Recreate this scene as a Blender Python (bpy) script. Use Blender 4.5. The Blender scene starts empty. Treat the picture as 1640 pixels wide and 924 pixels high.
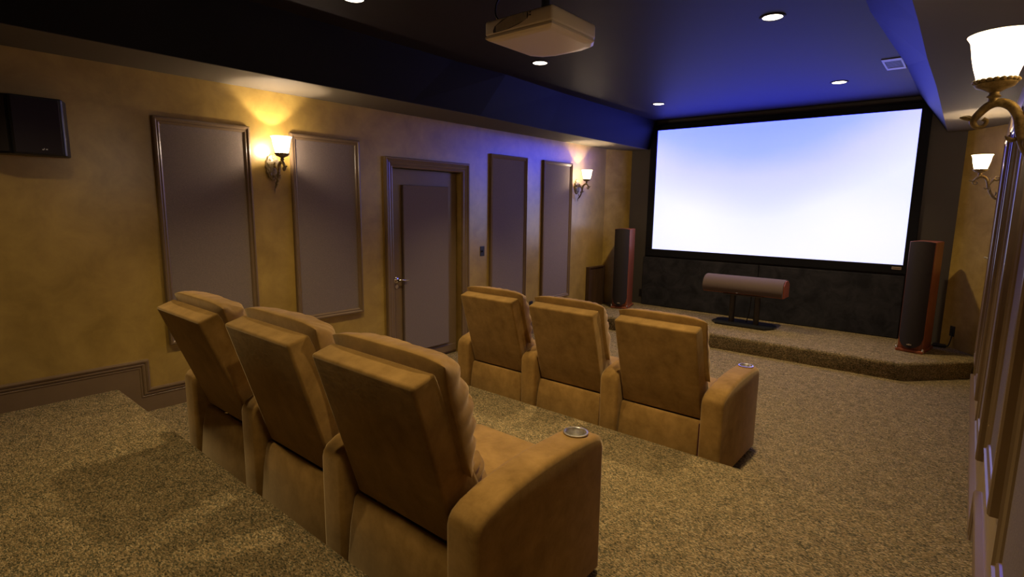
import bpy, bmesh, math, random
from mathutils import Vector, Matrix
random.seed(7)
S = bpy.context.scene
COL = S.collection
PI = math.pi
# ---------------------------------------------------------------- dimensions (metres)
W = 4.575          # right wall
YB, YF = -2.6, 7.9  # back wall, front wall
H = 3.0            # ceiling
ZS = 2.582         # underside of the side soffits
L1, L2 = 0.207, 0.413   # middle and rear carpet platforms
Y1, Y2 = 3.147, 1.018   # their front edges
ST = 0.185         # stage

# ---------------------------------------------------------------- materials
def mat(name, col, rough=.6, metal=0., spec=.5, noise=None, bump=None, col2=None, sheen=0., emit=None, estr=0., trans=0.):
    """noise=(scale,detail,lo,hi[,distortion]) mixes col->col2; bump=(scale,strength,dist)"""
    m = bpy.data.materials.new(name); m.use_nodes = True
    nt = m.node_tree; b = nt.nodes['Principled BSDF']
    b.inputs['Base Color'].default_value = (*col, 1)
    b.inputs['Roughness'].default_value = rough
    b.inputs['Metallic'].default_value = metal
    b.inputs['Specular IOR Level'].default_value = spec
    if sheen:
        b.inputs['Sheen Weight'].default_value = sheen
        b.inputs['Sheen Roughness'].default_value = .4
        b.inputs['Sheen Tint'].default_value = (1, .8, .5, 1)
    tc = nt.nodes.new('ShaderNodeTexCoord')
    if noise:
        n = nt.nodes.new('ShaderNodeTexNoise'); n.inputs['Scale'].default_value = noise[0]
        n.inputs['Detail'].default_value = noise[1]
        n.inputs['Roughness'].default_value = .65
        if len(noise) > 4: n.inputs['Distortion'].default_value = noise[4]
        nt.links.new(tc.outputs['Object'], n.inputs['Vector'])
        r = nt.nodes.new('ShaderNodeValToRGB')
        r.color_ramp.elements[0].position = noise[2]; r.color_ramp.elements[0].color = (*col, 1)
        r.color_ramp.elements[1].position = noise[3]; r.color_ramp.elements[1].color = (*col2, 1)
        nt.links.new(n.outputs['Fac'], r.inputs['Fac'])
        nt.links.new(r.outputs['Color'], b.inputs['Base Color'])
    if bump:
        n2 = nt.nodes.new('ShaderNodeTexNoise'); n2.inputs['Scale'].default_value = bump[0]
        n2.inputs['Detail'].default_value = 3
        nt.links.new(tc.outputs['Object'], n2.inputs['Vector'])
        bp = nt.nodes.new('ShaderNodeBump'); bp.inputs['Strength'].default_value = bump[1]
        bp.inputs['Distance'].default_value = bump[2]
        nt.links.new(n2.outputs['Fac'], bp.inputs['Height'])
        nt.links.new(bp.outputs['Normal'], b.inputs['Normal'])
    if emit:
        b.inputs['Emission Color'].default_value = (*emit, 1)
        b.inputs['Emission Strength'].default_value = estr
    return m

def carpet_mat():
    m = mat('carpet', (.2, .16, .09), .95, spec=.1)
    nt = m.node_tree; b = nt.nodes['Principled BSDF']; tc = nt.nodes['Texture Coordinate']
    mp = nt.nodes.new('ShaderNodeMapping'); mp.inputs['Scale'].default_value = (.7, 1.3, 1)
    mp.inputs['Rotation'].default_value = (0, 0, .5)
    nt.links.new(tc.outputs['Object'], mp.inputs['Vector'])
    v = nt.nodes.new('ShaderNodeTexVoronoi'); v.inputs['Scale'].default_value = 170
    nt.links.new(mp.outputs['Vector'], v.inputs['Vector'])
    sep = nt.nodes.new('ShaderNodeSeparateColor'); nt.links.new(v.outputs['Color'], sep.inputs['Color'])
    r = nt.nodes.new('ShaderNodeValToRGB'); cr = r.color_ramp
    cr.elements[0].position = 0; cr.elements[0].color = (.075, .062, .032, 1)
    cr.elements[1].position = 1; cr.elements[1].color = (.52, .41, .23, 1)
    for p, c in ((.25, (.155, .14, .082, 1)), (.5, (.26, .19, .09, 1)), (.75, (.35, .25, .125, 1))):
        e = cr.elements.new(p); e.color = c
    nt.links.new(sep.outputs['Red'], r.inputs['Fac'])
    n = nt.nodes.new('ShaderNodeTexNoise'); n.inputs['Scale'].default_value = 14; n.inputs['Detail'].default_value = 4
    nt.links.new(tc.outputs['Object'], n.inputs['Vector'])
    mr = nt.nodes.new('ShaderNodeMapRange'); mr.inputs[1].default_value = .3; mr.inputs[2].default_value = .7
    mr.inputs[3].default_value = .8; mr.inputs[4].default_value = 1.15
    nt.links.new(n.outputs['Fac'], mr.inputs[0])
    mx = nt.nodes.new('ShaderNodeVectorMath'); mx.operation = 'SCALE'
    nt.links.new(r.outputs['Color'], mx.inputs[0]); nt.links.new(mr.outputs[0], mx.inputs['Scale'])
    nt.links.new(mx.outputs[0], b.inputs['Base Color'])
    bp = nt.nodes.new('ShaderNodeBump'); bp.inputs['Strength'].default_value = .9; bp.inputs['Distance'].default_value = .006
    bp.invert = True
    nt.links.new(v.outputs['Distance'], bp.inputs['Height']); nt.links.new(bp.outputs['Normal'], b.inputs['Normal'])
    return m

def weave_mat(name, col, col2):
    m = mat(name, col, .9, spec=.15)
    nt = m.node_tree; b = nt.nodes['Principled BSDF']; tc = nt.nodes['Texture Coordinate']
    mp = nt.nodes.new('ShaderNodeMapping'); mp.inputs['Scale'].default_value = (60, 60, 260)
    nt.links.new(tc.outputs['Object'], mp.inputs['Vector'])
    n = nt.nodes.new('ShaderNodeTexNoise'); n.inputs['Scale'].default_value = 1.5; n.inputs['Detail'].default_value = 3
    nt.links.new(mp.outputs['Vector'], n.inputs['Vector'])
    r = nt.nodes.new('ShaderNodeValToRGB')
    r.color_ramp.elements[0].position = .35; r.color_ramp.elements[0].color = (*col, 1)
    r.color_ramp.elements[1].position = .65; r.color_ramp.elements[1].color = (*col2, 1)
    nt.links.new(n.outputs['Fac'], r.inputs['Fac']); nt.links.new(r.outputs['Color'], b.inputs['Base Color'])
    bp = nt.nodes.new('ShaderNodeBump'); bp.inputs['Strength'].default_value = .3; bp.inputs['Distance'].default_value = .001
    nt.links.new(n.outputs['Fac'], bp.inputs['Height']); nt.links.new(bp.outputs['Normal'], b.inputs['Normal'])
    return m

def wood_mat(name, col, col2, rough=.35):
    m = mat(name, col, rough)
    nt = m.node_tree; b = nt.nodes['Principled BSDF']; tc = nt.nodes['Texture Coordinate']
    mp = nt.nodes.new('ShaderNodeMapping'); mp.inputs['Scale'].default_value = (14, 14, 1.2)
    nt.links.new(tc.outputs['Object'], mp.inputs['Vector'])
    n = nt.nodes.new('ShaderNodeTexNoise'); n.inputs['Scale'].default_value = 2.2; n.inputs['Detail'].default_value = 6
    n.inputs['Distortion'].default_value = 1.2
    nt.links.new(mp.outputs['Vector'], n.inputs['Vector'])
    r = nt.nodes.new('ShaderNodeValToRGB')
    r.color_ramp.elements[0].position = .35; r.color_ramp.elements[0].color = (*col, 1)
    r.color_ramp.elements[1].position = .68; r.color_ramp.elements[1].color = (*col2, 1)
    nt.links.new(n.outputs['Fac'], r.inputs['Fac']); nt.links.new(r.outputs['Color'], b.inputs['Base Color'])
    return m

def screen_mat():
    """projected picture: blue sky fading to a bright haze"""
    m = bpy.data.materials.new('projected_picture'); m.use_nodes = True
    nt = m.node_tree; b = nt.nodes['Principled BSDF']
    b.inputs['Base Color'].default_value = (.6, .6, .6, 1); b.inputs['Roughness'].default_value = .9
    b.inputs['Specular IOR Level'].default_value = 0
    tc = nt.nodes.new('ShaderNodeTexCoord'); sp = nt.nodes.new('ShaderNodeSeparateXYZ')
    nt.links.new(tc.outputs['Generated'], sp.inputs[0])
    # distance from the blue patch a little left of the top middle
    n = nt.nodes.new('ShaderNodeTexNoise'); n.inputs['Scale'].default_value = 2.2; n.inputs['Detail'].default_value = 1.5
    nt.links.new(tc.outputs['Generated'], n.inputs['Vector'])
    def math_(op, a, bb):
        k = nt.nodes.new('ShaderNodeMath'); k.operation = op
        for i, v in enumerate((a, bb)):
            if isinstance(v, (int, float)): k.inputs[i].default_value = v
            else: nt.links.new(v, k.inputs[i])
        return k.outputs[0]
    dx = math_('ABSOLUTE', math_('SUBTRACT', sp.outputs['X'], .40), 0)
    dx = math_('MULTIPLY', math_('MULTIPLY', dx, dx), 1.15)
    t = math_('ADD', math_('SUBTRACT', 1.0, sp.outputs['Z']), dx)
    t = math_('ADD', t, math_('MULTIPLY', math_('SUBTRACT', n.outputs['Fac'], .5), .16))
    r = nt.nodes.new('ShaderNodeValToRGB'); cr = r.color_ramp
    cr.elements[0].position = .05; cr.elements[0].color = (SCR[0][0], SCR[0][1], SCR[0][2], 1)
    cr.elements[1].position = .72; cr.elements[1].color = (SCR[3][0], SCR[3][1], SCR[3][2], 1)
    for p, c in ((.2, SCR[1]), (.4, SCR[2])):
        e = cr.elements.new(p); e.color = (*c, 1)
    nt.links.new(t, r.inputs['Fac'])
    nt.links.new(r.outputs['Color'], b.inputs['Emission Color'])
    b.inputs['Emission Strength'].default_value = 1.0
    return m
SCR = [(.27, .40, 6.5), (.33, .46, 6.0), (.58, .63, 3.6), (.76, .82, 1.4)]

M = dict(
    carpet=carpet_mat(),
    wall=mat('suede_plaster', (.33, .215, .044), .31, spec=.65, noise=(4.0, 9, .32, .68, .35), col2=(.51, .35, .085), bump=(14, .12, .004)),
    soffit=mat('soffit_paint', (.012, .011, .009), .5, spec=.07),
    taupe=mat('taupe_paint', (.11, .092, .062), .7, spec=.25),
    ceiling=mat('ceiling_paint', (.024, .0195, .019), .55, spec=.1),
    black=mat('black_wall_paint', (.075, .065, .058), .75, spec=.2),
    trim=mat('brown_trim_paint', (.20, .135, .075), .3, noise=(6, 3, .3, .7), col2=(.22, .15, .084)),
    fabric=weave_mat('grey_acoustic_fabric', (.21, .17, .142), (.27, .215, .18)),
    velvet=mat('black_velvet', (.017, .017, .022), .95, spec=.1, noise=(5, 6, .35, .68, .6), col2=(.04, .039, .048)),
    frame=mat('screen_frame_velvet', (.008, .008, .011), .9, spec=.15),
    suede=mat('tan_microfibre', (.215, .122, .031), .9, spec=.15, noise=(9, 7, .3, .72, .25), col2=(.38, .226, .068), bump=(60, .12, .004), sheen=.55),
    suede_red=mat('dark_red_lining', (.07, .012, .008), .9),
    steel=mat('brushed_steel', (.85, .82, .76), .36, metal=1, noise=(40, 2, .3, .7), col2=(.6, .58, .55)),
    nickel=mat('satin_nickel', (.78, .74, .70), .22, metal=1),
    bronze=mat('antique_bronze', (.20, .155, .08), .45, metal=.35, noise=(45, 4, .35, .65), col2=(.44, .37, .22), bump=(70, .25, .004)),
    cherry=wood_mat('cherry_veneer', (.22, .055, .025), (.34, .10, .045)),
    walnut=wood_mat('brown_wood', (.055, .03, .016), (.085, .048, .026), .5),
    grille=mat('dark_grille_cloth', (.04, .034, .038), .9, spec=.1, bump=(500, .2, .001)),
    grille_grey=mat('brown_grey_grille_cloth', (.13, .095, .085), .9, spec=.1, bump=(500, .2, .001)),
    gloss=mat('black_gloss', (.012, .012, .013), .38),
    plastic=mat('black_plastic', (.016, .015, .017), .45),
    metal_grey=mat('dark_grey_metal', (.07, .062, .06), .35, metal=.6),
    projector=mat('champagne_plastic', (.66, .57, .43), .36),
    projector_dark=mat('vent_dark', (.05, .04, .03), .6),
    white=mat('white_marking', (.8, .8, .8), .5),
    silver=mat('silver_badge', (.62, .55, .45), .3, metal=.8),
    pale=mat('pale_register_metal', (.22, .22, .26), .4),
    plate=mat('black_plate', (.02, .018, .02), .4),
    screen=screen_mat(),
)
M['wall_flat'] = M['wall'].copy(); M['wall_flat'].name = 'suede_plaster_unglazed'
M['wall_flat'].node_tree.nodes['Principled BSDF'].inputs['Roughness'].default_value = .65
M['wall_flat'].node_tree.nodes['Principled BSDF'].inputs['Specular IOR Level'].default_value = .25
M['wall'].node_tree.nodes['Principled BSDF'].inputs['Coat Weight'].default_value = 1.0     # glazed faux finish
M['wall'].node_tree.nodes['Principled BSDF'].inputs['Coat Roughness'].default_value = .3
M['wall'].node_tree.nodes['Principled BSDF'].inputs['Coat IOR'].default_value = 1.58
m = mat('frosted_glass', (.9, .85, .75), .4, emit=(1, .78, .48), estr=3.2); M['shade'] = m
nt = m.node_tree; mixn = nt.nodes.new('ShaderNodeMixShader'); tr = nt.nodes.new('ShaderNodeBsdfTransparent')
mixn.inputs[0].default_value = .42      # frosted glass: lets part of the lamp light straight through, each wall of the glass
nt.links.new(nt.nodes['Principled BSDF'].outputs[0], mixn.inputs[1]); nt.links.new(tr.outputs[0], mixn.inputs[2])
nt.links.new(mixn.outputs[0], nt.nodes['Material Output'].inputs['Surface'])
m = mat('downlight_glow', (1, .95, .85), .4, emit=(1, .86, .66), estr=14.0); M['lampface'] = m
M['lens'] = mat('lens_glass', (.02, .02, .03), .05)

# ---------------------------------------------------------------- mesh helpers
def BM(): return bmesh.new()
def box(bm, x0, x1, y0, y1, z0, z1, bev=0, seg=2):
    vs = [bm.verts.new((x, y, z)) for x in (x0, x1) for y in (y0, y1) for z in (z0, z1)]
    fs = [bm.faces.new([vs[i] for i in q]) for q in ((0, 1, 3, 2), (4, 6, 7, 5), (0, 4, 5, 1), (2, 3, 7, 6), (0, 2, 6, 4), (1, 5, 7, 3))]
    if bev:
        es = list({e for f in fs for e in f.edges})
        bmesh.ops.bevel(bm, geom=es, offset=bev, segments=seg, profile=.5, affect='EDGES')
    return bm
def prism(bm, pts, a0, a1, axis='x', bev=0, seg=2):
    """extrude a 2-D outline. axis x: pts=(y,z); y: pts=(x,z); z: pts=(x,y)"""
    def P(p, a):
        return {'x': (a, p[0], p[1]), 'y': (p[0], a, p[1]), 'z': (p[0], p[1], a)}[axis]
    A = [bm.verts.new(P(p, a0)) for p in pts]; B = [bm.verts.new(P(p, a1)) for p in pts]
    n = len(pts); fs = [bm.faces.new(A), bm.faces.new(B[::-1])]
    for i in range(n): fs.append(bm.faces.new((A[i], B[i], B[(i + 1) % n], A[(i + 1) % n])))
    bmesh.ops.recalc_face_normals(bm, faces=fs)
    if bev:
        es = [e for e in {e for f in fs for e in f.edges} if e.calc_face_angle(0) > .6]
        bmesh.ops.bevel(bm, geom=es, offset=bev, segments=seg, profile=.5, affect='EDGES')
    return bm
def lathe(bm, prof, n=32, c=(0, 0, 0), flute=0, nfl=0, close=False, mtx=None):
    """prof=[(r,z)...] around z"""
    rings = []
    for (r, z) in prof:
        ring = []
        for i in range(n):
            a = 2 * PI * i / n
            rr = r * (1 + flute * math.cos(nfl * a)) if nfl else r
            v = Vector((rr * math.cos(a), rr * math.sin(a), z))
            if mtx: v = mtx @ v
            ring.append(bm.verts.new(v + Vector(c)))
        rings.append(ring)
    for a, b in zip(rings, rings[1:]):
        for i in range(n): bm.faces.new((a[i], a[(i + 1) % n], b[(i + 1) % n], b[i]))
    if close:
        bm.faces.new(rings[0][::-1]); bm.faces.new(rings[-1])
    return bm
def tube(bm, pts, rad, n=10, cap=True, flat=1.0):
    """swept tube through pts, rad scalar or list; flat squeezes across y"""
    pts = [Vector(p) for p in pts]; k = len(pts)
    rads = rad if isinstance(rad, (list, tuple)) else [rad] * k
    rings = []; up = None
    for i, p in enumerate(pts):
        t = (pts[min(i + 1, k - 1)] - pts[max(i - 1, 0)]).normalized()
        if up is None:
            up = Vector((0, 1, 0)) if abs(t.y) < .9 else Vector((1, 0, 0))
        s = t.cross(up).normalized(); up = s.cross(t).normalized()
        rings.append([bm.verts.new(p + rads[i] * (math.cos(2 * PI * j / n) * s + flat * math.sin(2 * PI * j / n) * up)) for j in range(n)])
    for a, b in zip(rings, rings[1:]):
        for j in range(n): bm.faces.new((a[j], a[(j + 1) % n], b[(j + 1) % n], b[j]))
    if cap:
        bm.faces.new(rings[0][::-1]); bm.faces.new(rings[-1])
    return bm
def smooth_path(pts, n=6):
    """Catmull-Rom"""
    P = [Vector(p) for p in pts]; P = [2 * P[0] - P[1]] + P + [2 * P[-1] - P[-2]]; out = []
    for i in range(1, len(P) - 2):
        for j in range(n):
            t = j / n; a, b, c, d = P[i - 1:i + 3]
            out.append(.5 * ((2 * b) + (c - a) * t + (2 * a - 5 * b + 4 * c - d) * t * t + (3 * b - a - 3 * c + d) * t ** 3))
    out.append(P[-2]); return out
def sphere(bm, c, r, sc=(1, 1, 1), u=16, v=10):
    mt = Matrix.Translation(c) @ Matrix.Diagonal((*sc, 1))
    bmesh.ops.create_uvsphere(bm, u_segments=u, v_segments=v, radius=r, matrix=mt); return bm
def obj(name, bm, mt, parent=None, smooth=False, loc=None):
    bmesh.ops.recalc_face_normals(bm, faces=bm.faces)
    me = bpy.data.meshes.new(name); bm.to_mesh(me); bm.free()
    if smooth:
        for p in me.polygons: p.use_smooth = True
        try: me.set_sharp_from_angle(angle=math.radians(50))
        except Exception: pass
    me.materials.append(M[mt] if isinstance(mt, str) else mt)
    o = bpy.data.objects.new(name, me); COL.objects.link(o)
    if parent: o.parent = parent
    if loc: o.location = loc
    return o
def tag(o, label, cat, group=None):
    o['label'] = label; o['category'] = cat
    if group: o['group'] = group
    return o
def thing(name, label, cat, loc=(0, 0, 0), rotz=0, group=None):
    o = bpy.data.objects.new(name, None); COL.objects.link(o); o.empty_display_size = .1
    o.location = loc; o.rotation_euler = (0, 0, rotz)
    return tag(o, label, cat, group)
def struct(name, bm, mt, parent=None, smooth=False):
    o = obj(name, bm, mt, parent, smooth)
    if not parent: o['kind'] = 'structure'
    return o
def copy_tree(root, loc, rotz, label):
    r = root.copy(); COL.objects.link(r); r.location = loc; r.rotation_euler = (0, 0, rotz); r['label'] = label
    for ch in list(root.children):
        c = ch.copy(); COL.objects.link(c); c.parent = r
        for g in ch.children:
            d = g.copy(); COL.objects.link(d); d.parent = c
    return r

# ---------------------------------------------------------------- room shell
T = .12
struct('floor', box(BM(), -T, W + T, Y1 - .3, YF + T, -.1, 0), 'carpet')
bm = BM(); prism(bm, [(Y2 - .3, -.1), (Y1, -.1), (Y1, L1 - .02), (Y1 - .006, L1 - .006), (Y1 - .02, L1), (Y2 - .3, L1)], 0, W)
struct('floor_middle_platform', bm, 'carpet')
bm = BM(); prism(bm, [(YB, -.1), (Y2, -.1), (Y2, L2 - .02), (Y2 - .006, L2 - .006), (Y2 - .02, L2), (YB, L2)], 0, W)
struct('floor_rear_platform', bm, 'carpet')
# carpeted stage with clipped corners and a rolled nose
bm = BM()
pts = [(0, YF), (0, 7.12), (.54, 6.6), (4.0, 6.6), (W, 7.22), (W, YF)]
prism(bm, pts, 0, ST, 'z')
es = [e for e in bm.edges if all(abs(v.co.z - ST) < 1e-5 for v in e.verts) and all(v.co.y < 7.5 for v in e.verts)]
bmesh.ops.bevel(bm, geom=es, offset=.04, segments=4, profile=.5, affect='EDGES')
struct('floor_stage', bm, 'carpet', smooth=True)
# walls
struct('wall_left', (lambda b: (box(b, -T, 0, YB, 3.385, -.1, H), box(b, -T, 0, 4.335, 7.45, -.1, H), box(b, -T, 0, 3.385, 4.335, 2.06, H))[0])(BM()), 'wall')
struct('wall_right', box(BM(), W, W + T, YB, 7.5, -.1, H), 'wall')
struct('wall_back', box(BM(), -T, W + T, YB - T, YB, -.1, H), 'wall')
XL, XR = .2, 4.265
struct('wall_front_left', prism(BM(), [(0, 7.45), (XL, YF), (XL, YF + T), (-T, YF + T), (-T, 7.45)], -.1, H, 'z'), 'wall_flat')
struct('wall_front_right', prism(BM(), [(XR, YF), (W, 7.5), (W + T, 7.5), (W + T, YF + T), (XR, YF + T)], -.1, H, 'z'), 'wall_flat')
struct('wall_front', box(BM(), XL, XR, YF, YF + T, -.1, H), 'black')
struct('ceiling', box(BM(), -T, W + T, YB - T, YF + T, H, H + .1), 'ceiling')
# side soffits: face leans out towards the ceiling, with a slanted jog facing the screen
def soffit(name, xw, sec):
    """sec = list of (y_bottom, x_bottom, y_top, x_top)"""
    bm = BM(); rows = []
    for (yb, xb, yt, xt) in sec:
        rows.append([bm.verts.new(p) for p in ((xw, yb, ZS + .004), (xb, yb, ZS + .004), (xt, yt, H), (xw, yt, H))])
    for a, b in zip(rows, rows[1:]):
        for i in range(3): bm.faces.new((a[i], b[i], b[i + 1], a[i + 1]))
    bm.faces.new(rows[0]); bm.faces.new(rows[-1][::-1])
    struct(name, bm, 'soffit')
    bm = BM(); s_ = .006 if xw == 0 else -.006        # painted board closing the underside
    prism(bm, [(xw, sec[0][0])] + [(q[1] - s_ * .0, q[0]) for q in sec] + [(xw, sec[-1][0])], ZS, ZS + .0035, 'z')
    return struct('ceiling_' + ('left' if xw == 0 else 'right') + '_soffit_board', bm, 'taupe')
soffit('trim_1', 0, [(YB, .525, YB, .655), (3.2, .53, 3.6, .650), (4.063, .545, 4.287, .685), (5.27, .50, 5.36, .625), (YF, .495, YF, .60)])
soffit('trim_2', W, [(YB, 4.11, YB, 3.755), (3.3, 4.108, 3.5, 3.765), (4.11, 4.10, 4.42, 3.74), (4.97, 4.105, 6.2, 3.80), (YF, 4.085, YF, 3.80)])

# ---------------------------------------------------------------- baseboards (profile x = out of wall, z up)
BP = [(0, 0), (.016, 0), (.016, .115), (.019, .118), (.019, .124), (.016, .127), (.016, .131), (.022, .134), (.024, .142), (.022, .15), (.027, .156), (.03, .166), (.026, .175), (0, .175)]
def baseboard(name, side, path, zb):
    """path: (y, z_top) polyline; the moulded edge follows it and the board fills down to zb"""
    bm = BM(); sx = 1 if side == 'left' else -1; x0 = 0 if side == 'left' else W
    prof = [(d, z - .175) for d, z in BP[2:]]          # moulded top band, measured down from the top edge
    k = len(path); rings = []
    for i, (y, z) in enumerate(path):
        if i == 0: nrm = Vector((0, -1))
        d0 = Vector((path[i][0] - path[i - 1][0], path[i][1] - path[i - 1][1])).normalized() if i else None
        d1 = Vector((path[i + 1][0] - path[i][0], path[i + 1][1] - path[i][1])).normalized() if i < k - 1 else None
        n0 = Vector((d0.y, -d0.x)) if d0 else None; n1 = Vector((d1.y, -d1.x)) if d1 else None
        if n0 and n1:
            n = (n0 + n1); n = n / max(n.dot(n0), 1e-6)
        else: n = n0 or n1
        # n points below / inside the board
        rings.append([bm.verts.new((x0 + sx * d, y + n.x * (-t), z + n.y * (-t))) for d, t in prof])
    for a, b in zip(rings, rings[1:]):
        for j in range(len(prof) - 1): bm.faces.new((a[j], b[j], b[j + 1], a[j + 1]))
    # flat board under the moulding
    for i in range(k - 1):
        (ya, za), (yb, zb_) = path[i], path[i + 1]
        if abs(ya - yb) < 1e-6: continue
        ya2 = ya; yb2 = yb
        if i > 0 and path[i - 1][0] == ya and path[i - 1][1] > za: ya2 = ya
        if i + 2 < k and path[i + 2][0] == yb and path[i + 2][1] < zb_: yb2 = yb - .06 * 0 - .058
        xa, xb = (x0, x0 + sx * .016)
        if i > 0 and path[i - 1][0] == ya and path[i - 1][1] > za: ya2 = ya - .058
        box(bm, min(xa, xb), max(xa, xb), ya2, yb2, zb, za - .058)
    return struct(name, bm, 'trim')
baseboard('baseboard_left', 'left', [(YB, .588), (1.2, .588), (1.2, .376), (3.283, .376)], -.05)
baseboard('baseboard_left_front', 'left', [(4.44, .17), (6.70, .17)], -.05)
baseboard('baseboard_right', 'right', [(YB, .588), (1.2, .588), (1.2, .376), (3.32, .376), (3.32, .17), (6.70, .17)], -.05)

# ---------------------------------------------------------------- door with casing
def framed(bm, y0, y1, z0, z1, prof, x0, sx, bottom=True):
    """mitred moulding around a rectangle; prof=[(inset, out)] from the outer edge inwards"""
    loops = []
    for (i, d) in prof:
        zz = z0 + i if bottom else z0
        loops.append([bm.verts.new((x0 + sx * d, y, z)) for y, z in ((y0 + i, zz), (y1 - i, zz), (y1 - i, z1 - i), (y0 + i, z1 - i))])
    for a, b in zip(loops, loops[1:]):
        for j in range(4):
            if not bottom and j == 0: continue
            bm.faces.new((a[j], a[(j + 1) % 4], b[(j + 1) % 4], b[j]))
    return bm
CAS = [(0, 0), (0, .034), (.006, .04), (.02, .04), (.026, .03), (.036, .027), (.046, .03), (.062, .026), (.07, .02), (.082, .022), (.094, .018), (.1, .012), (.1, -.085), (.118, -.085), (.118, -.12)]
struct('trim_3', framed(BM(), 3.283, 4.438, 0, 2.16, CAS, 0, 1, bottom=False), 'trim')
door = struct('door_1', box(BM(), -.115, -.075, 3.4, 4.32, .012, 2.045), 'trim')
p = obj('fabric_panel', box(BM(), -.075, -.045, 3.555, 4.185, .14, 1.90, .006), 'fabric', door); p['label'] = 'grey fabric panel fixed on the door'
bm = BM(); box(bm, -.075, -.066, 3.40, 4.32, .03, .115, .004); obj('kick_rail', bm, 'trim', door)
bm = BM()
lathe(bm, [(.0, 0), (.03, 0), (.032, .004), (.028, .008), (.012, .012), (.011, .04)], 24, mtx=Matrix.Rotation(PI / 2, 3, 'Y'), c=(-.075, 3.475, .93))
tube(bm, smooth_path([(-.03, 3.475, .93), (-.027, 3.50, .935), (-.027, 3.53, .93), (-.027, 3.565, .922), (-.022, 3.59, .928)]), .008)
p = obj('door_handle', bm, 'nickel', door, True); p['label'] = 'silver lever handle'
bm = BM(); lathe(bm, [(0, .006), (.02, .006), (.022, 0)], 20, mtx=Matrix.Rotation(PI / 2, 3, 'Y'), c=(-.075, 3.475, .86)); obj('thumb_lock', bm, 'nickel', door, True)

# ---------------------------------------------------------------- framed fabric wall panels
PAN = [(0, 0), (0, .026), (.005, .034), (.016, .036), (.022, .028), (.028, .024), (.036, .027), (.044, .022), (.05, .012), (.05, .006)]
def wall_panel(side, y0, y1, z0, z1, label):
    x0, sx = (0, 1) if side == 'left' else (W, -1)
    t = thing('wall_panel', label, 'wall panel', (x0, (y0 + y1) / 2, z0), 0, None)
    w = (y1 - y0) / 2; h = z1 - z0
    prof = PAN if side == 'left' else [(i, d * .9) for i, d in PAN]
    obj('frame', framed(BM(), -w, w, 0, h, prof, 0, sx), 'trim', t)
    bm = BM(); xa, xb = sorted((sx * .002, sx * .014)); box(bm, xa, xb, -w + .049, w - .049, .049, h - .049)
    obj('fabric', bm, 'fabric', t)
    return t
wall_panel('left', 1.345, 2.01, .665, 2.285, 'grey fabric panel in a brown frame, left of the nearer left wall sconce')
wall_panel('left', 2.34, 3.005, .675, 2.275, 'grey fabric panel in a brown frame between the left sconce and the door')
wall_panel('left', 4.80, 5.49, .42, 2.305, 'narrow grey fabric panel in a brown frame just right of the door')
wall_panel('left', 5.832, 6.506, .42, 2.305, 'narrow grey fabric panel beside the far left wall sconce')
wall_panel('right', 1.30, 1.93, .72, 2.285, 'grey fabric panel on the right wall nearest the camera')
wall_panel('right', 2.34, 3.005, .69, 2.275, 'grey fabric panel on the right wall just past the big near sconce')
wall_panel('right', 3.56, 4.22, .44, 2.305, 'grey fabric panel on the right wall, third from the camera')
wall_panel('right', 4.80, 5.49, .42, 2.305, 'grey fabric panel on the right wall near the stage, before the small sconce')
wall_panel('right', 5.832, 6.40, .42, 2.305, 'grey fabric panel on the right wall farthest from the camera, under the small sconce light')

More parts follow.
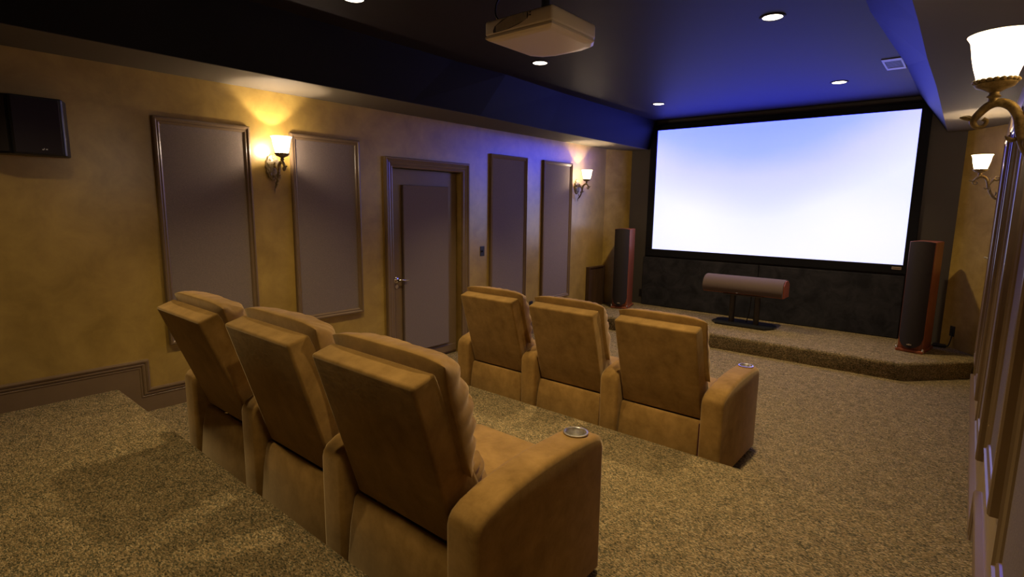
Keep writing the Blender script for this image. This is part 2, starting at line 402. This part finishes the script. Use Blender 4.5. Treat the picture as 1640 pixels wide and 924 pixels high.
# ---------------------------------------------------------------- wall sconces (local: wall at x=0, arm towards +x)
def make_sconce(label):
    t = thing('wall_sconce', label, 'wall light', (0, 0, 0), 0, 'scrolled wall sconces')
    bm = BM()                                    # ornate oval back plate
    mt = Matrix.Rotation(PI / 2, 3, 'Y')
    n = 48
    prof = [(1.0, 0), (1.0, .008), (.9, .016), (.75, .015), (.6, .02), (.3, .026), (0.02, .028)]
    rings = []
    for (s, d) in prof:
        ring = []
        for i in range(n):
            a = 2 * PI * i / n
            k = 1 + .045 * math.cos(14 * a) * (1 if s > .7 else .3)
            ring.append(bm.verts.new((d, .062 * s * k * math.cos(a), .105 * s * k * math.sin(a) - .005)))
        rings.append(ring)
    for a, b in zip(rings, rings[1:]):
        for i in range(n): bm.faces.new((a[i], a[(i + 1) % n], b[(i + 1) % n], b[i]))
    for i in range(10):
        a = 2 * PI * i / 10 + .3
        sphere(bm, (.017, .042 * math.cos(a), .072 * math.sin(a) - .005), .011, (.6, 1, 1.2), 8, 6)
    obj('back_plate', bm, 'bronze', t, True)
    bm = BM()                                    # main S arm: tail at the wall, up and out, arch under the lamp, curl
    path = smooth_path([(.03, 0, -.17), (.04, 0, -.165), (.058, 0, -.145), (.082, 0, -.10), (.096, 0, -.055), (.104, 0, -.015), (.122, 0, .018), (.15, 0, .032), (.175, 0, .024), (.196, 0, .0), (.205, 0, -.018), (.196, 0, -.034), (.18, 0, -.034), (.174, 0, -.02), (.183, 0, -.012)])
    k = len(path)
    tube(bm, path, [.006 + .007 * math.sin(PI * min(1, i / k * 1.25)) ** .7 for i in range(k)], 10)
    obj('arm', bm, 'bronze', t, True)
    bm = BM()                                    # branch scroll joining the plate
    path = smooth_path([(.02, 0, .012), (.045, 0, -.004), (.062, 0, .006), (.072, 0, -.012), (.084, 0, -.03), (.096, 0, -.052)])
    tube(bm, path, .009, 10)
    path = smooth_path([(.062, 0, .006), (.05, 0, .026), (.034, 0, .022), (.033, 0, .006), (.043, 0, .006)])
    tube(bm, path, .006, 8)
    obj('scroll', bm, 'bronze', t, True)
    # acanthus leaves
    def leaf(p0, p1, p2, w):
        pts = smooth_path([p0, p1, p2], 5); q = len(pts)
        bm = BM(); tube(bm, pts, [max(.0015, w * math.sin(PI * (i + .6) / (q + .6))) for i in range(q)], 8)
        obj('leaf', bm, 'bronze', t, True)
    leaf((.2, 0, -.02), (.215, 0, -.008), (.238, 0, -.004), .008)
    leaf((.09, 0, -.07), (.112, 0, -.078), (.128, 0, -.066), .007)
    leaf((.104, 0, -.02), (.09, 0, .002), (.094, 0, .02), .006)
    leaf((.05, 0, -.15), (.036, 0, -.125), (.04, 0, -.105), .006)
    leaf((.078, .004, -.11), (.082, .02, -.09), (.08, .022, -.065), .007)
    leaf((.078, -.004, -.11), (.082, -.02, -.09), (.08, -.022, -.065), .007)
    leaf((.03, 0, -.165), (.024, 0, -.19), (.027, 0, -.215), .006)
    bm = BM()                                    # stem, gallery cup with scalloped rim
    lathe(bm, [(.012, .03), (.012, .045), (.018, .05), (.012, .056), (.012, .062), (.026, .07), (.045, .078), (.05, .086), (.047, .094), (.05, .096), (.046, .097), (.03, .085), (.0, .083)], 40, (.165, 0, 0))
    for i in range(20):
        a = 2 * PI * i / 20; sphere(bm, (.165 + .048 * math.cos(a), .048 * math.sin(a), .094), .0085, (1, 1, .8), 8, 6)
    obj('gallery', bm, 'bronze', t, True)
    bm = BM()                                    # bell glass shade, open at the top
    lathe(bm, [(.036, .086), (.042, .092), (.047, .105), (.056, .135), (.063, .165), (.067, .19), (.071, .21), (.078, .222), (.08, .225), (.078, .226), (.069, .212), (.064, .19), (.06, .165), (.053, .135), (.044, .105), (.034, .092)], 48, (.165, 0, 0))
    p = obj('lamp_shade', bm, 'shade', t, True); p['label'] = 'glowing bell glass shade'
    bm = BM(); lathe(bm, [(0, .085), (.013, .085), (.013, .105), (0, .106)], 14, (.165, 0, 0)); obj('bulb_socket', bm, 'bronze', t, True)
    return t
SCZ = 1.993
s0 = make_sconce('glowing wall sconce on the left wall between two framed panels, nearer one')
s0.location = (0, 2.19, SCZ)
copy_tree(s0, (0, 6.66, SCZ), 0, 'glowing wall sconce at the far end of the left wall by the stage')
copy_tree(s0, (W, 2.2, SCZ), PI, 'large glowing wall sconce at the upper right edge, closest to the camera')
copy_tree(s0, (W, 6.6, SCZ), PI, 'small glowing wall sconce far down the right wall beside the screen')
def light(name, typ, loc, energy, col, **kw):
    l = bpy.data.lights.new(name, typ); l.energy = energy; l.color = col
    for k, v in kw.items(): setattr(l, k, v)
    o = bpy.data.objects.new(name, l); COL.objects.link(o); o.location = loc
    return o
WARM = (1, .80, .62)
for (x, y) in ((.165, 2.19), (.165, 6.66), (W - .165, 2.2), (W - .165, 6.6)):
    light('sconce_light', 'POINT', (x, y, SCZ + .128), 34.0, WARM, shadow_soft_size=.012)

# ---------------------------------------------------------------- recessed ceiling lights
def make_downlight(label):
    t = thing('recessed_ceiling_light', label, 'ceiling light', (0, 0, H), 0, 'recessed ceiling lights')
    bm = BM(); lathe(bm, [(.064, -.001), (.064, -.006), (.074, -.008), (.083, -.004), (.085, 0)], 40); obj('trim_ring', bm, 'ceiling', t, True)
    bm = BM(); lathe(bm, [(.0, -.003), (.064, -.003)], 40); obj('lens', bm, 'lampface', t)
    return t
DL = [(1.229, 2.165, 'recessed ceiling light at the top edge, left of the projector'),
      (1.227, 4.135, 'recessed ceiling light just below the projector'),
      (1.222, 6.61, 'recessed ceiling light by the left top corner of the screen'),
      (3.213, 4.135, 'recessed ceiling light at the upper right, right of the projector'),
      (3.21, 6.58, 'recessed ceiling light above the right part of the screen')]
d0 = None
for (x, y, lab) in DL:
    if d0 is None: d0 = make_downlight(lab); d0.location = (x, y, H)
    else: copy_tree(d0, (x, y, H), 0, lab)
for (x, y, pw) in [(x, y, pw) for x in (1.225, 3.212) for y, pw in ((.5, 72), (2.165, 160), (4.135, 160), (6.6, 150))]:
    l = light('downlight_beam', 'SPOT', (x, y, H - .012), pw, (1, .745, .40), spot_size=math.radians(112 if y < 1 or y > 6 else 96 if y < 3 else 90), spot_blend=.8, shadow_soft_size=.05)

# ceiling register
t = thing('ceiling_vent', 'small ceiling air register with pale ends beside the right soffit', 'vent', (3.722, 6.05, H))
bm = BM(); box(bm, -.075, .075, -.225, -.14, -.008, 0, .003); box(bm, -.075, .075, .14, .225, -.008, 0, .003); box(bm, -.075, -.06, -.14, .14, -.008, 0); box(bm, .06, .075, -.14, .14, -.008, 0)
obj('frame', bm, 'pale', t)
bm = BM()
for i in range(9): box(bm, -.06, .06, -.135 + .03 * i, -.118 + .03 * i, -.006, 0)
obj('louvre', bm, 'plastic', t)

# ---------------------------------------------------------------- projection screen and velvet below
t = thing('projection_screen', 'large glowing projection screen in a black frame on the front wall', 'screen', (2.238, YF, .955))
sx0, sx1, sz0, sz1 = -1.604, 1.594, .118, 1.898
bm = BM(); box(bm, sx0, sx1, -.03, -.02, sz0, sz1); obj('screen_surface', bm, 'screen', t)['label'] = 'white to blue glowing picture'
bm = BM(); FW = .10
for (a, b, c, d) in ((sx0 - FW, sx1 + FW, sz1, sz1 + .075), (sx0 - FW, sx1 + FW, sz0 - .105, sz0), (sx0 - FW, sx0, sz0, sz1), (sx1, sx1 + FW, sz0, sz1)):
    box(bm, a, b, -.06, 0, c, d, .006)
obj('frame', bm, 'frame', t)
bm = BM(); box(bm, sx1 - .105, sx1 - .01, -.063, -.059, sz0 - .055, sz0 - .022)
b = obj('badge', bm, 'silver', t); b['label'] = 'small silver name badge'
bm = BM(); box(bm, sx1 - .098, sx1 - .017, -.0642, -.063, sz0 - .041, sz0 - .036); obj('badge_line', bm, 'plastic', b)
for (x0, x1, lab) in ((.50, 2.226, 'black velvet panel under the left part of the screen'), (2.232, 3.865, 'black velvet panel under the right part of the screen')):
    bm = BM(); box(bm, x0, x1, YF - .05, YF - .005, ST + .002, .945, .008)
    tag(obj('velvet_panel', bm, 'velvet'), lab, 'wall panel')

# ---------------------------------------------------------------- speakers
def make_tower(label, loc, rot):
    t = thing('tower_speaker', label, 'speaker', loc, rot)
    w, d, h = .115, .40, 1.20
    bm = BM(); prism(bm, [(-w, .0), (w, .0), (w, d - .06), (w - .03, d), (-w + .03, d), (-w, d - .06)], .03, h, 'z', .006)
    obj('cabinet', bm, 'cherry', t)
    bm = BM(); prism(bm, [(-w - .012, -.035), (w + .012, -.035), (w + .012, d), (-w - .012, d)], 0, .032, 'z', .008)
    obj('plinth', bm, 'cherry', t)
    bm = BM(); lo, hi = [], []                   # bowed cloth grille with round lower end
    n = 14; cols = []
    for i in range(n + 1):
        u = -1 + 2 * i / n; x = u * (w - .006); bow = -.045 * (1 - u * u) - .012
        zb = .05 + .115 * (1 - math.sqrt(max(0, 1 - u * u)))
        zt = h - .005 + .012 * (1 - u * u)
        cols.append((x, bow, zb, zt))
    fr = []
    for (x, y, zb, zt) in cols:
        fr.append([bm.verts.new((x, y, zb + (zt - zb) * k / 8)) for k in range(9)] + [bm.verts.new((x, .0, zt)), bm.verts.new((x, .0, zb))])
    for a, b in zip(fr, fr[1:]):
        q = len(a)
        for k in range(q): bm.faces.new((a[k], a[(k + 1) % q], b[(k + 1) % q], b[k]))
    bm.faces.new(fr[0]); bm.faces.new(fr[-1][::-1])
    obj('grille', bm, 'grille', t, True)
    bm = BM(); box(bm, -.022, .022, -.064, -.056, .085, .095, .002); box(bm, -.008, .008, -.066, -.056, .083, .099, .002)
    obj('badge', bm, 'silver', t)
    for x in (-w - .005, w + .005):
        bm = BM(); lathe(bm, [(0, -.0), (.012, 0), (.012, .05), (.008, .055), (0, .055)], 14, (x * .98, -.02, .0)); obj('spike', bm, 'nickel', t, True)
    return t
make_tower('tall dark fronted tower speaker with reddish wood sides at the left end of the stage', (.44, 7.26, ST), math.radians(15))
make_tower('tall dark fronted tower speaker with reddish wood sides at the right end of the stage', (4.03, 7.21, ST), math.radians(-9))
# centre speaker lying on its stand
t = thing('speaker_stand', 'dark twin column stand with wide base plate on the stage', 'speaker stand', (2.228, 7.36, ST))
bm = BM(); prism(bm, [(-.39, -.05), (-.31, -.18), (.31, -.18), (.39, -.05), (.39, .1), (.30, .2), (-.30, .2), (-.39, .1)], 0, .028, 'z', .006); obj('base_plate', bm, 'gloss', t)
for x in (-.157, .157):
    bm = BM(); lathe(bm, [(.036, .026), (.036, .40)], 24, (x, 0, 0), close=True); obj('column', bm, 'metal_grey', t, True)
bm = BM(); tube(bm, smooth_path([(.02, .06, .03), (.05, .06, .2), (.06, .06, .41)]), .006); obj('cable', bm, 'plastic', t, True)
bm = BM(); box(bm, -.25, .25, -.12, .12, .40, .418, .004); obj('top_plate', bm, 'metal_grey', t)
t = thing('centre_speaker', 'long horizontal speaker with brown grey cloth front resting on the twin column stand', 'speaker', (2.21, 7.36, ST + .418))
cw = .505
sec = [(-.13, .0), (.16, .0), (.16, .225), (-.06, .225), (-.13, .2)]
bm = BM(); prism(bm, [(-.11, .0), (.14, .0), (.14, .17), (.06, .215), (-.04, .215), (-.11, .16)], -cw + .004, cw, 'x', .004); obj('cabinet', bm, 'cherry', t)
bm = BM(); pr_ = [(-.10, .014), (-.135, .014), (-.152, .05), (-.158, .085), (-.15, .125), (-.13, .165), (-.098, .197), (-.05, .218), (.0, .226), (.05, .224), (.05, .21), (-.04, .2), (-.10, .15)]
prism(bm, pr_, -cw + .004, cw - .012, 'x'); obj('grille', bm, 'grille_grey', t, True)
bm = BM(); lathe(bm, [(0, .006), (.014, .006), (.016, 0)], 16, mtx=Matrix.Rotation(PI / 2, 3, 'X'), c=(-.05, -.134, .028)); obj('badge', bm, 'white', t, True)
# surround speaker high on the left wall
t = thing('surround_speaker', 'black bipole surround speaker mounted high on the left wall', 'speaker', (0, .62, 1.962))
bm = BM(); prism(bm, [(-.006, -.29), (-.006, .265), (.03, .262), (.135, .225), (.145, .215), (.145, -.02), (.135, -.03), (.03, -.29)], 0, .335, 'z', .006)
obj('cabinet', bm, 'gloss', t)
bm = BM(); prism(bm, [(.146, .205), (.153, .2), (.153, -.012), (.146, -.018)], .012, .322, 'z'); obj('front_grille', bm, 'grille', t)
bm = BM(); prism(bm, [(.139, -.045), (.146, -.04), (.044, -.275), (.036, -.278)], .012, .322, 'z'); obj('side_grille', bm, 'grille', t)
bm = BM(); box(bm, .153, .156, .105, .112, .03, .036); box(bm, .153, .156, .113, .116, .033, .041); box(bm, .153, .156, .122, .13, .032, .038); obj('badge', bm, 'white', t)

# low framed wood panel on the left wall by the stage
t = thing('low_wall_cabinet', 'low brown wood cabinet against the left wall beside the left tower speaker', 'cabinet', (0, 7.21, ST))
bm = BM(); box(bm, 0, .05, -.22, .22, 0, .61, .004); obj('body', bm, 'walnut', t)
bm = BM(); framed(bm, -.225, .225, 0, .615, [(0, 0), (0, .062), (.018, .062), (.022, .052)], 0, 1); obj('frame', bm, 'walnut', t)

# ---------------------------------------------------------------- electrical bits
def plate(name, label, loc, rz, sw):
    t = thing(name, label, 'wall plate', loc, rz)
    bm = BM(); box(bm, -.036, .036, -.006, 0, -.058, .058, .003); obj('cover', bm, 'plate', t)
    bm = BM()
    if sw: lathe(bm, [(0, .016), (.012, .016), (.014, 0)], 16, mtx=Matrix.Rotation(PI / 2, 3, 'X'), c=(0, -.004, 0)); obj('dimmer_knob', bm, 'gloss', t, True)
    else:
        for z in (-.02, .02): box(bm, -.016, .016, -.009, -.005, z - .014, z + .014, .002)
        obj('socket', bm, 'gloss', t)
    return t
plate('light_switch', 'dark dimmer switch plate on the wall right of the door', (0, 4.682, 1.168), -PI / 2 + PI, True)
plate('wall_outlet', 'dark outlet low on the left wall between two narrow panels', (0, 5.64, .389), PI / 2, False)
plate('wall_outlet', 'dark outlet on the front wall beside the left tower speaker', (.47, YF, .36), 0, False)
a = math.atan2(7.5 - YF, W - XR)
px = XR + .10; py = YF + (7.5 - YF) * (.10 / (W - XR))
plate('wall_outlet', 'dark outlet on the tan corner behind the right tower speaker', (px, py, .375), a, False)
t = thing('power_strip', 'small black power adapter with a cord on the stage beside the right tower speaker', 'power adapter', (4.27, 7.73, ST))
bm = BM(); box(bm, -.07, .06, -.035, .035, 0, .035, .01); obj('case', bm, 'plastic', t)
bm = BM(); tube(bm, smooth_path([(.05, .0, .02), (.075, -.01, .03), (.09, .01, .1), (.095, .03, .175)]), .006); obj('cord', bm, 'plastic', t, True)
t = thing('wall_lever', 'tiny pale lever sticking out low on the far right wall', 'handle', (W, 6.9, 1.26))
bm = BM(); box(bm, -.006, 0, -.02, .02, -.03, .03, .002); obj('plate', bm, 'wall', t)
bm = BM(); tube(bm, [(0, 0, 0), (-.05, 0, .018)], .006); obj('lever', bm, 'white', t, True)

# ---------------------------------------------------------------- projector on its ceiling mount
PX, PYY, PZ = 2.335, 2.735, 2.665
t = thing('projector', 'champagne coloured projector hanging upside down from the ceiling', 'projector', (PX, PYY, PZ))
hw, dp = .245, .265
bm = BM()   # body with curved front corners
def outline(s=1.0, bulge=0):
    o = [(-hw, -dp), (hw, -dp), (hw, dp - .10), (hw - .05, dp - .03), (hw - .14, dp), (-hw + .14, dp), (-hw + .05, dp - .03), (-hw, dp - .10)]
    return [(x * s, y * s) for x, y in o]
prism(bm, outline(), 0.018, .103, 'z', .016, 3)
obj('body', bm, 'projector', t, True)
bm = BM(); lower = [(0.0, .97), (.012, .985), (.019, .985)]
rings = []
for (z, s) in ((-.008, .80), (-.004, .93), (.006, .985), (.0175, .985)):
    rings.append([bm.verts.new((x, y, z)) for x, y in outline(s)])
for a_, b_ in zip(rings, rings[1:]):
    for i in range(8): bm.faces.new((a_[i], a_[(i + 1) % 8], b_[(i + 1) % 8], b_[i]))
bm.faces.new(rings[0]); bm.faces.new(rings[-1][::-1]); obj('bottom_cover', bm, 'projector', t)
bm = BM()
pg = [(-.175, .028), (-.06, .03), (.02, .042), (.075, .06), (.085, .075), (.075, .094), (-.04, .097), (-.11, .088), (-.165, .062), (-.178, .04)]
prism(bm, pg, -dp - .0015, -dp + .01, 'y'); g = obj('vent_grille', bm, 'projector_dark', t)
bm = BM()
for i in range(24):
    x = -.152 + i * .0095
    zt = .094 if x > -.06 else .06 + (x + .165) * .32
    zb = .030 + max(0, (x + .07)) * .19
    box(bm, x, x + .0028, -dp - .004, -dp - .001, zb, zt)
obj('vent_fin', bm, 'projector', g)
bm = BM(); lathe(bm, [(.055, 0), (.055, .035), (.045, .03), (.0, .02)], 28, mtx=Matrix.Rotation(-PI / 2, 3, 'X'), c=(-.02, dp - .01, .072)); obj('lens', bm, 'lens', t, True)
bm = BM(); box(bm, .09, .1, -dp - .003, -dp, .07, .078); box(bm, .09, .1, -dp - .003, -dp, .085, .09); obj('indicator', bm, 'plastic', t)
t2 = thing('projector_mount', 'dark ceiling mount and pole holding the projector', 'mount', (PX, PYY, PZ + .105))
bm = BM(); box(bm, -.12, .1, -.12, .1, .0, .022, .004)
for (x, y) in ((-.1, -.1), (.08, -.1), (.08, .08), (-.1, .08)): box(bm, x - .012, x + .012, y - .012, y + .012, .0, .05, .002)
obj('bracket', bm, 'plastic', t2)
top = H - PZ - .103
bm = BM(); lathe(bm, [(.025, .02), (.025, top - .01)], 20, close=True); obj('pole', bm, 'metal_grey', t2, True)
bm = BM(); lathe(bm, [(0, top - .02), (.075, top - .018), (.08, top)], 28); obj('ceiling_plate', bm, 'plastic', t2, True)
bm = BM(); tube(bm, smooth_path([(-.19, -.2, .008), (-.21, -.21, .05), (-.205, -.2, .12), (-.165, -.16, top - .03), (-.15, -.15, top - .006)]), .005)
tag(obj('projector_cable', bm, 'plastic', None, True, (PX, PYY, PZ + .104)), 'thin black cable looping up from the projector to the ceiling', 'cable')

# ---------------------------------------------------------------- recliners
AW, SW, PITCH = .142, .578, .72
SH0 = Vector((0, .072, .375)); LEAN = math.radians(15.8)
UP = Vector((0, -math.sin(LEAN), math.cos(LEAN))); FW_ = Vector((0, math.cos(LEAN), math.sin(LEAN)))
def set_lean(deg):
    global LEAN, UP, FW_
    LEAN = math.radians(deg); UP = Vector((0, -math.sin(LEAN), math.cos(LEAN))); FW_ = Vector((0, math.cos(LEAN), math.sin(LEAN)))
def fr(x, n, u): return Vector((x, 0, 0)) + SH0 + FW_ * n + UP * u       # back-rest frame: n = forward, u = up the back
def pillow(x0, x1, u0, u1, n0, tf, seed, bulge_top=0, nx=84, nu=40):
    """stuffed cushion; flat at the back (n0), puffed tf forward, with gathers running in from the side seams"""
    rnd = random.Random(seed); bm = BM()
    ph = [rnd.uniform(0, 6.28) for _ in range(8)]
    cx, cu = (x0 + x1) / 2, (u0 + u1) / 2; hx, hu = (x1 - x0) / 2, (u1 - u0) / 2
    F, B = [], []
    for i in range(nx + 1):
        a = -1 + 2 * i / nx; rf, rb = [], []
        for j in range(nu + 1):
            b = -1 + 2 * j / nu
            a_ = math.sin(a * PI / 2); b_ = math.sin(b * PI / 2)
            pr2 = (max(0, 1 - abs(a_) ** 4) ** .5) * (max(0, 1 - abs(b_) ** 2.6) ** .55)
            # gather wrinkles
            g = (abs(a_) ** 2) * .015 * math.sin(b_ * 17 + ph[0] + 2 * math.sin(3 * b_ + ph[1])) + (abs(b_) ** 2) * (.006 * math.sin(a_ * 27 + 1.2 * b_ + ph[2] + 2 * math.sin(4 * a_ + ph[3])) + .004 * math.sin(a_ * 47 + ph[6] + 2 * math.sin(3 * a_ + ph[7])))
            g += .004 * math.sin(5 * a_ + ph[4]) * math.sin(6 * b_ + ph[5])
            pin = 1 - .035 * (1 - abs(b_) ** 2) * (abs(a_) > 0) * abs(a_) ** 3       # sides drawn in mid-height
            pin2 = 1 + (b_ > 0) * b_ * bulge_top * (1 - 1.7 * abs(a_) ** 5)
            x = cx + hx * a_ * pin; u = cu + hu * b_ * pin2
            rf.append(fr(x, n0 + .02 + (tf - .02) * pr2 + g * min(1, pr2 * 1.6), u))
            rb.append(fr(x, n0 + .02 - .022 * pr2, u))
        F.append(rf); B.append(rb)
    FV = [[bm.verts.new(p) for p in r] for r in F]
    BV = [[FV[i][j] if i in (0, nx) or j in (0, nu) else bm.verts.new(B[i][j]) for j in range(nu + 1)] for i in range(nx + 1)]
    for i in range(nx):
        for j in range(nu):
            bm.faces.new((FV[i][j], FV[i + 1][j], FV[i + 1][j + 1], FV[i][j + 1]))
            bm.faces.new((BV[i][j], BV[i][j + 1], BV[i + 1][j + 1], BV[i + 1][j]))
    return bm
ARM = [(.0, .03), (.0, .50), (.006, .525), (.022, .548), (.06, .57), (.14, .592), (.25, .61), (.38, .62), (.5, .622), (.6, .62), (.68, .614), (.715, .602), (.735, .58), (.742, .55), (.742, .03)]
def arm_mesh(x0, x1):
    bm = BM(); prism(bm, ARM, x0, x1, 'x')
    es = [e for e in bm.edges if abs(e.verts[0].co.x - e.verts[1].co.x) < 1e-6 and not all(abs(v.co.z - .03) < 1e-5 for v in e.verts)]
    bmesh.ops.bevel(bm, geom=es, offset=.022, segments=3, profile=.5, affect='EDGES')
    return bm
def cup(x, parent):
    bm = BM(); prof = [(.048, .0), (.049, .004), (.043, .005), (.039, .001), (.037, -.02), (.036, -.055), (.0, -.056)]
    lathe(bm, prof, 36, (x, .635, .622)); p = obj('cup_holder', bm, 'steel', parent, True); p['label'] = 'round shiny metal cup holder'
def arm_with_hole(x0, x1, parent):
    a = obj('arm_rest', arm_mesh(x0, x1), 'suede', parent, True)
    return a
CUT = None
def make_recliner(label, right_arm, seed):
    t = thing('recliner', label, 'recliner', (0, 0, 0), 0, 'tan theatre recliners')
    sx0_, sx1_ = AW + .004, AW + SW - .004
    arms = [(0, AW)] + ([(PITCH + .001, PITCH + AW)] if right_arm else [])
    for (a0, a1) in arms:
        a = obj('arm_rest', arm_mesh(a0 + .001, a1 - .001), 'suede', t, True)
        # sink a hole for the cup
        bmc = BM(); lathe(bmc, [(.0405, .56), (.0405, .70)], 36, ((a0 + a1) / 2, .635, 0), close=True)
        cutter = obj('cutter', bmc, 'suede')
        bo = a.modifiers.new('hole', 'BOOLEAN'); bo.operation = 'DIFFERENCE'; bo.object = cutter; bo.solver = 'EXACT'
        dg = bpy.context.evaluated_depsgraph_get(); me = bpy.data.meshes.new_from_object(a.evaluated_get(dg))
        a.modifiers.clear(); a.data = me
        bpy.data.objects.remove(cutter)
        cup((a0 + a1) / 2, a)
    bm = BM(); box(bm, sx0_ + .01, sx1_ - .01, .06, .70, .035, .30, .01); obj('base', bm, 'suede', t)
    bm = BM(); prism(bm, [(.012, .03), (.012, .10), (.028, .25), (.05, .355), (.06, .37), (.075, .372), (.085, .03)], sx0_ + .004, sx1_ - .006, 'x', .008); obj('kick_panel', bm, 'suede', t, True)
    bm = BM(); box(bm, sx1_ - .006, sx1_ + .004, .03, .08, .05, .36); obj('side_lining', bm, 'suede_red', t)
    bm = BM(); box(bm, sx0_, sx1_, .22, .76, .29, .46, .045, 5)
    for v in bm.verts:
        if v.co.z > .4:
            fx = (v.co.x - sx0_) / (sx1_ - sx0_); fy = (v.co.y - .22) / .54
            v.co.z += .02 * math.sin(PI * min(1, max(0, fx))) * math.sin(PI * min(1, max(0, fy)))
    obj('seat_cushion', bm, 'suede', t, True)
    bm = BM(); box(bm, sx0_ + .005, sx1_ - .005, .69, .735, .07, .30, .015, 3); obj('footrest', bm, 'suede', t, True)
    # back shell
    bm = BM(); x0, x1 = AW + .012, AW + SW - .014
    pr0 = [(0, 0), (-.006, .622), (.088, .622), (.165, .10), (.13, 0)]
    pts = [fr(0, n, u) for n, u in pr0]
    prism(bm, [(p.y, p.z) for p in pts], x0, x1, 'x')
    bmesh.ops.bevel(bm, geom=list(bm.edges), offset=.013, segments=3, profile=.6, affect='EDGES')
    obj('backrest', bm, 'suede', t, True)
    p = obj('back_cushion', pillow(x0 - .022, x1 + .03, .225, .648, .085, .175, seed, .06), 'suede', t, True)
    p = obj('lumbar_cushion', pillow(x0 - .004, x1 + .006, .03, .25, .09, .18, seed + 50), 'suede', t, True)
    for (x, y) in ((.05, .06), (.05, .68), (PITCH - .05, .06), (PITCH - .05, .68)):
        if right_arm and x > .3: x += .11
        bm = BM(); lathe(bm, [(.02, 0), (.022, .034)], 14, (x, y, 0), close=True); obj('glide', bm, 'plastic', t, True)
    return t
X0 = 1.07
rows = [(1.075, L1, 'rear row', ('left tan recliner of the rear row, nearest the left wall', 'middle tan recliner of the rear row', 'right tan recliner of the rear row, in the foreground with a cup holder arm')),
        (3.225, 0, 'front row', ('left tan recliner of the front row, near the door', 'middle tan recliner of the front row', 'right tan recliner of the front row, by the open carpet aisle'))]
sd = 1
for (y, z, nm, labs) in rows:
    for i, lab in enumerate(labs):
        set_lean(20.5 if (i == 0 and z > 0) else 16.3)
        c = make_recliner(lab, i == 2, sd); sd += 3
        c.location = (X0 + PITCH * i, y, z)

# ---------------------------------------------------------------- world and camera
w = bpy.data.worlds.new('World'); S.world = w; w.use_nodes = True
w.node_tree.nodes['Background'].inputs[0].default_value = (.0, .0, .0, 1)
cam = bpy.data.cameras.new('Camera'); co = bpy.data.objects.new('Camera', cam); COL.objects.link(co)
r = Vector((.76460129, .64436128, .01354307)); u = Vector((-.10737581, .10663675, .9884832)); f = Vector((-.63549611, .75724973, -.15072341))
mt = Matrix(((r.x, u.x, -f.x, 4.4), (r.y, u.y, -f.y, 0), (r.z, u.z, -f.z, 1.7037), (0, 0, 0, 1)))
co.matrix_world = mt
cam.sensor_fit = 'HORIZONTAL'; cam.sensor_width = 36; cam.lens = 868.074 / 1640 * 36; cam.clip_start = .01
S.camera = co
S.view_settings.view_transform = 'Standard'; S.view_settings.look = 'None'
S.view_settings.gamma = 1; S.view_settings.use_curve_mapping = False; S.view_settings.exposure = 0.0
try:
    S.cycles.use_denoising = True; S.cycles.sample_clamp_indirect = 6; S.cycles.max_bounces = 8
except Exception: pass
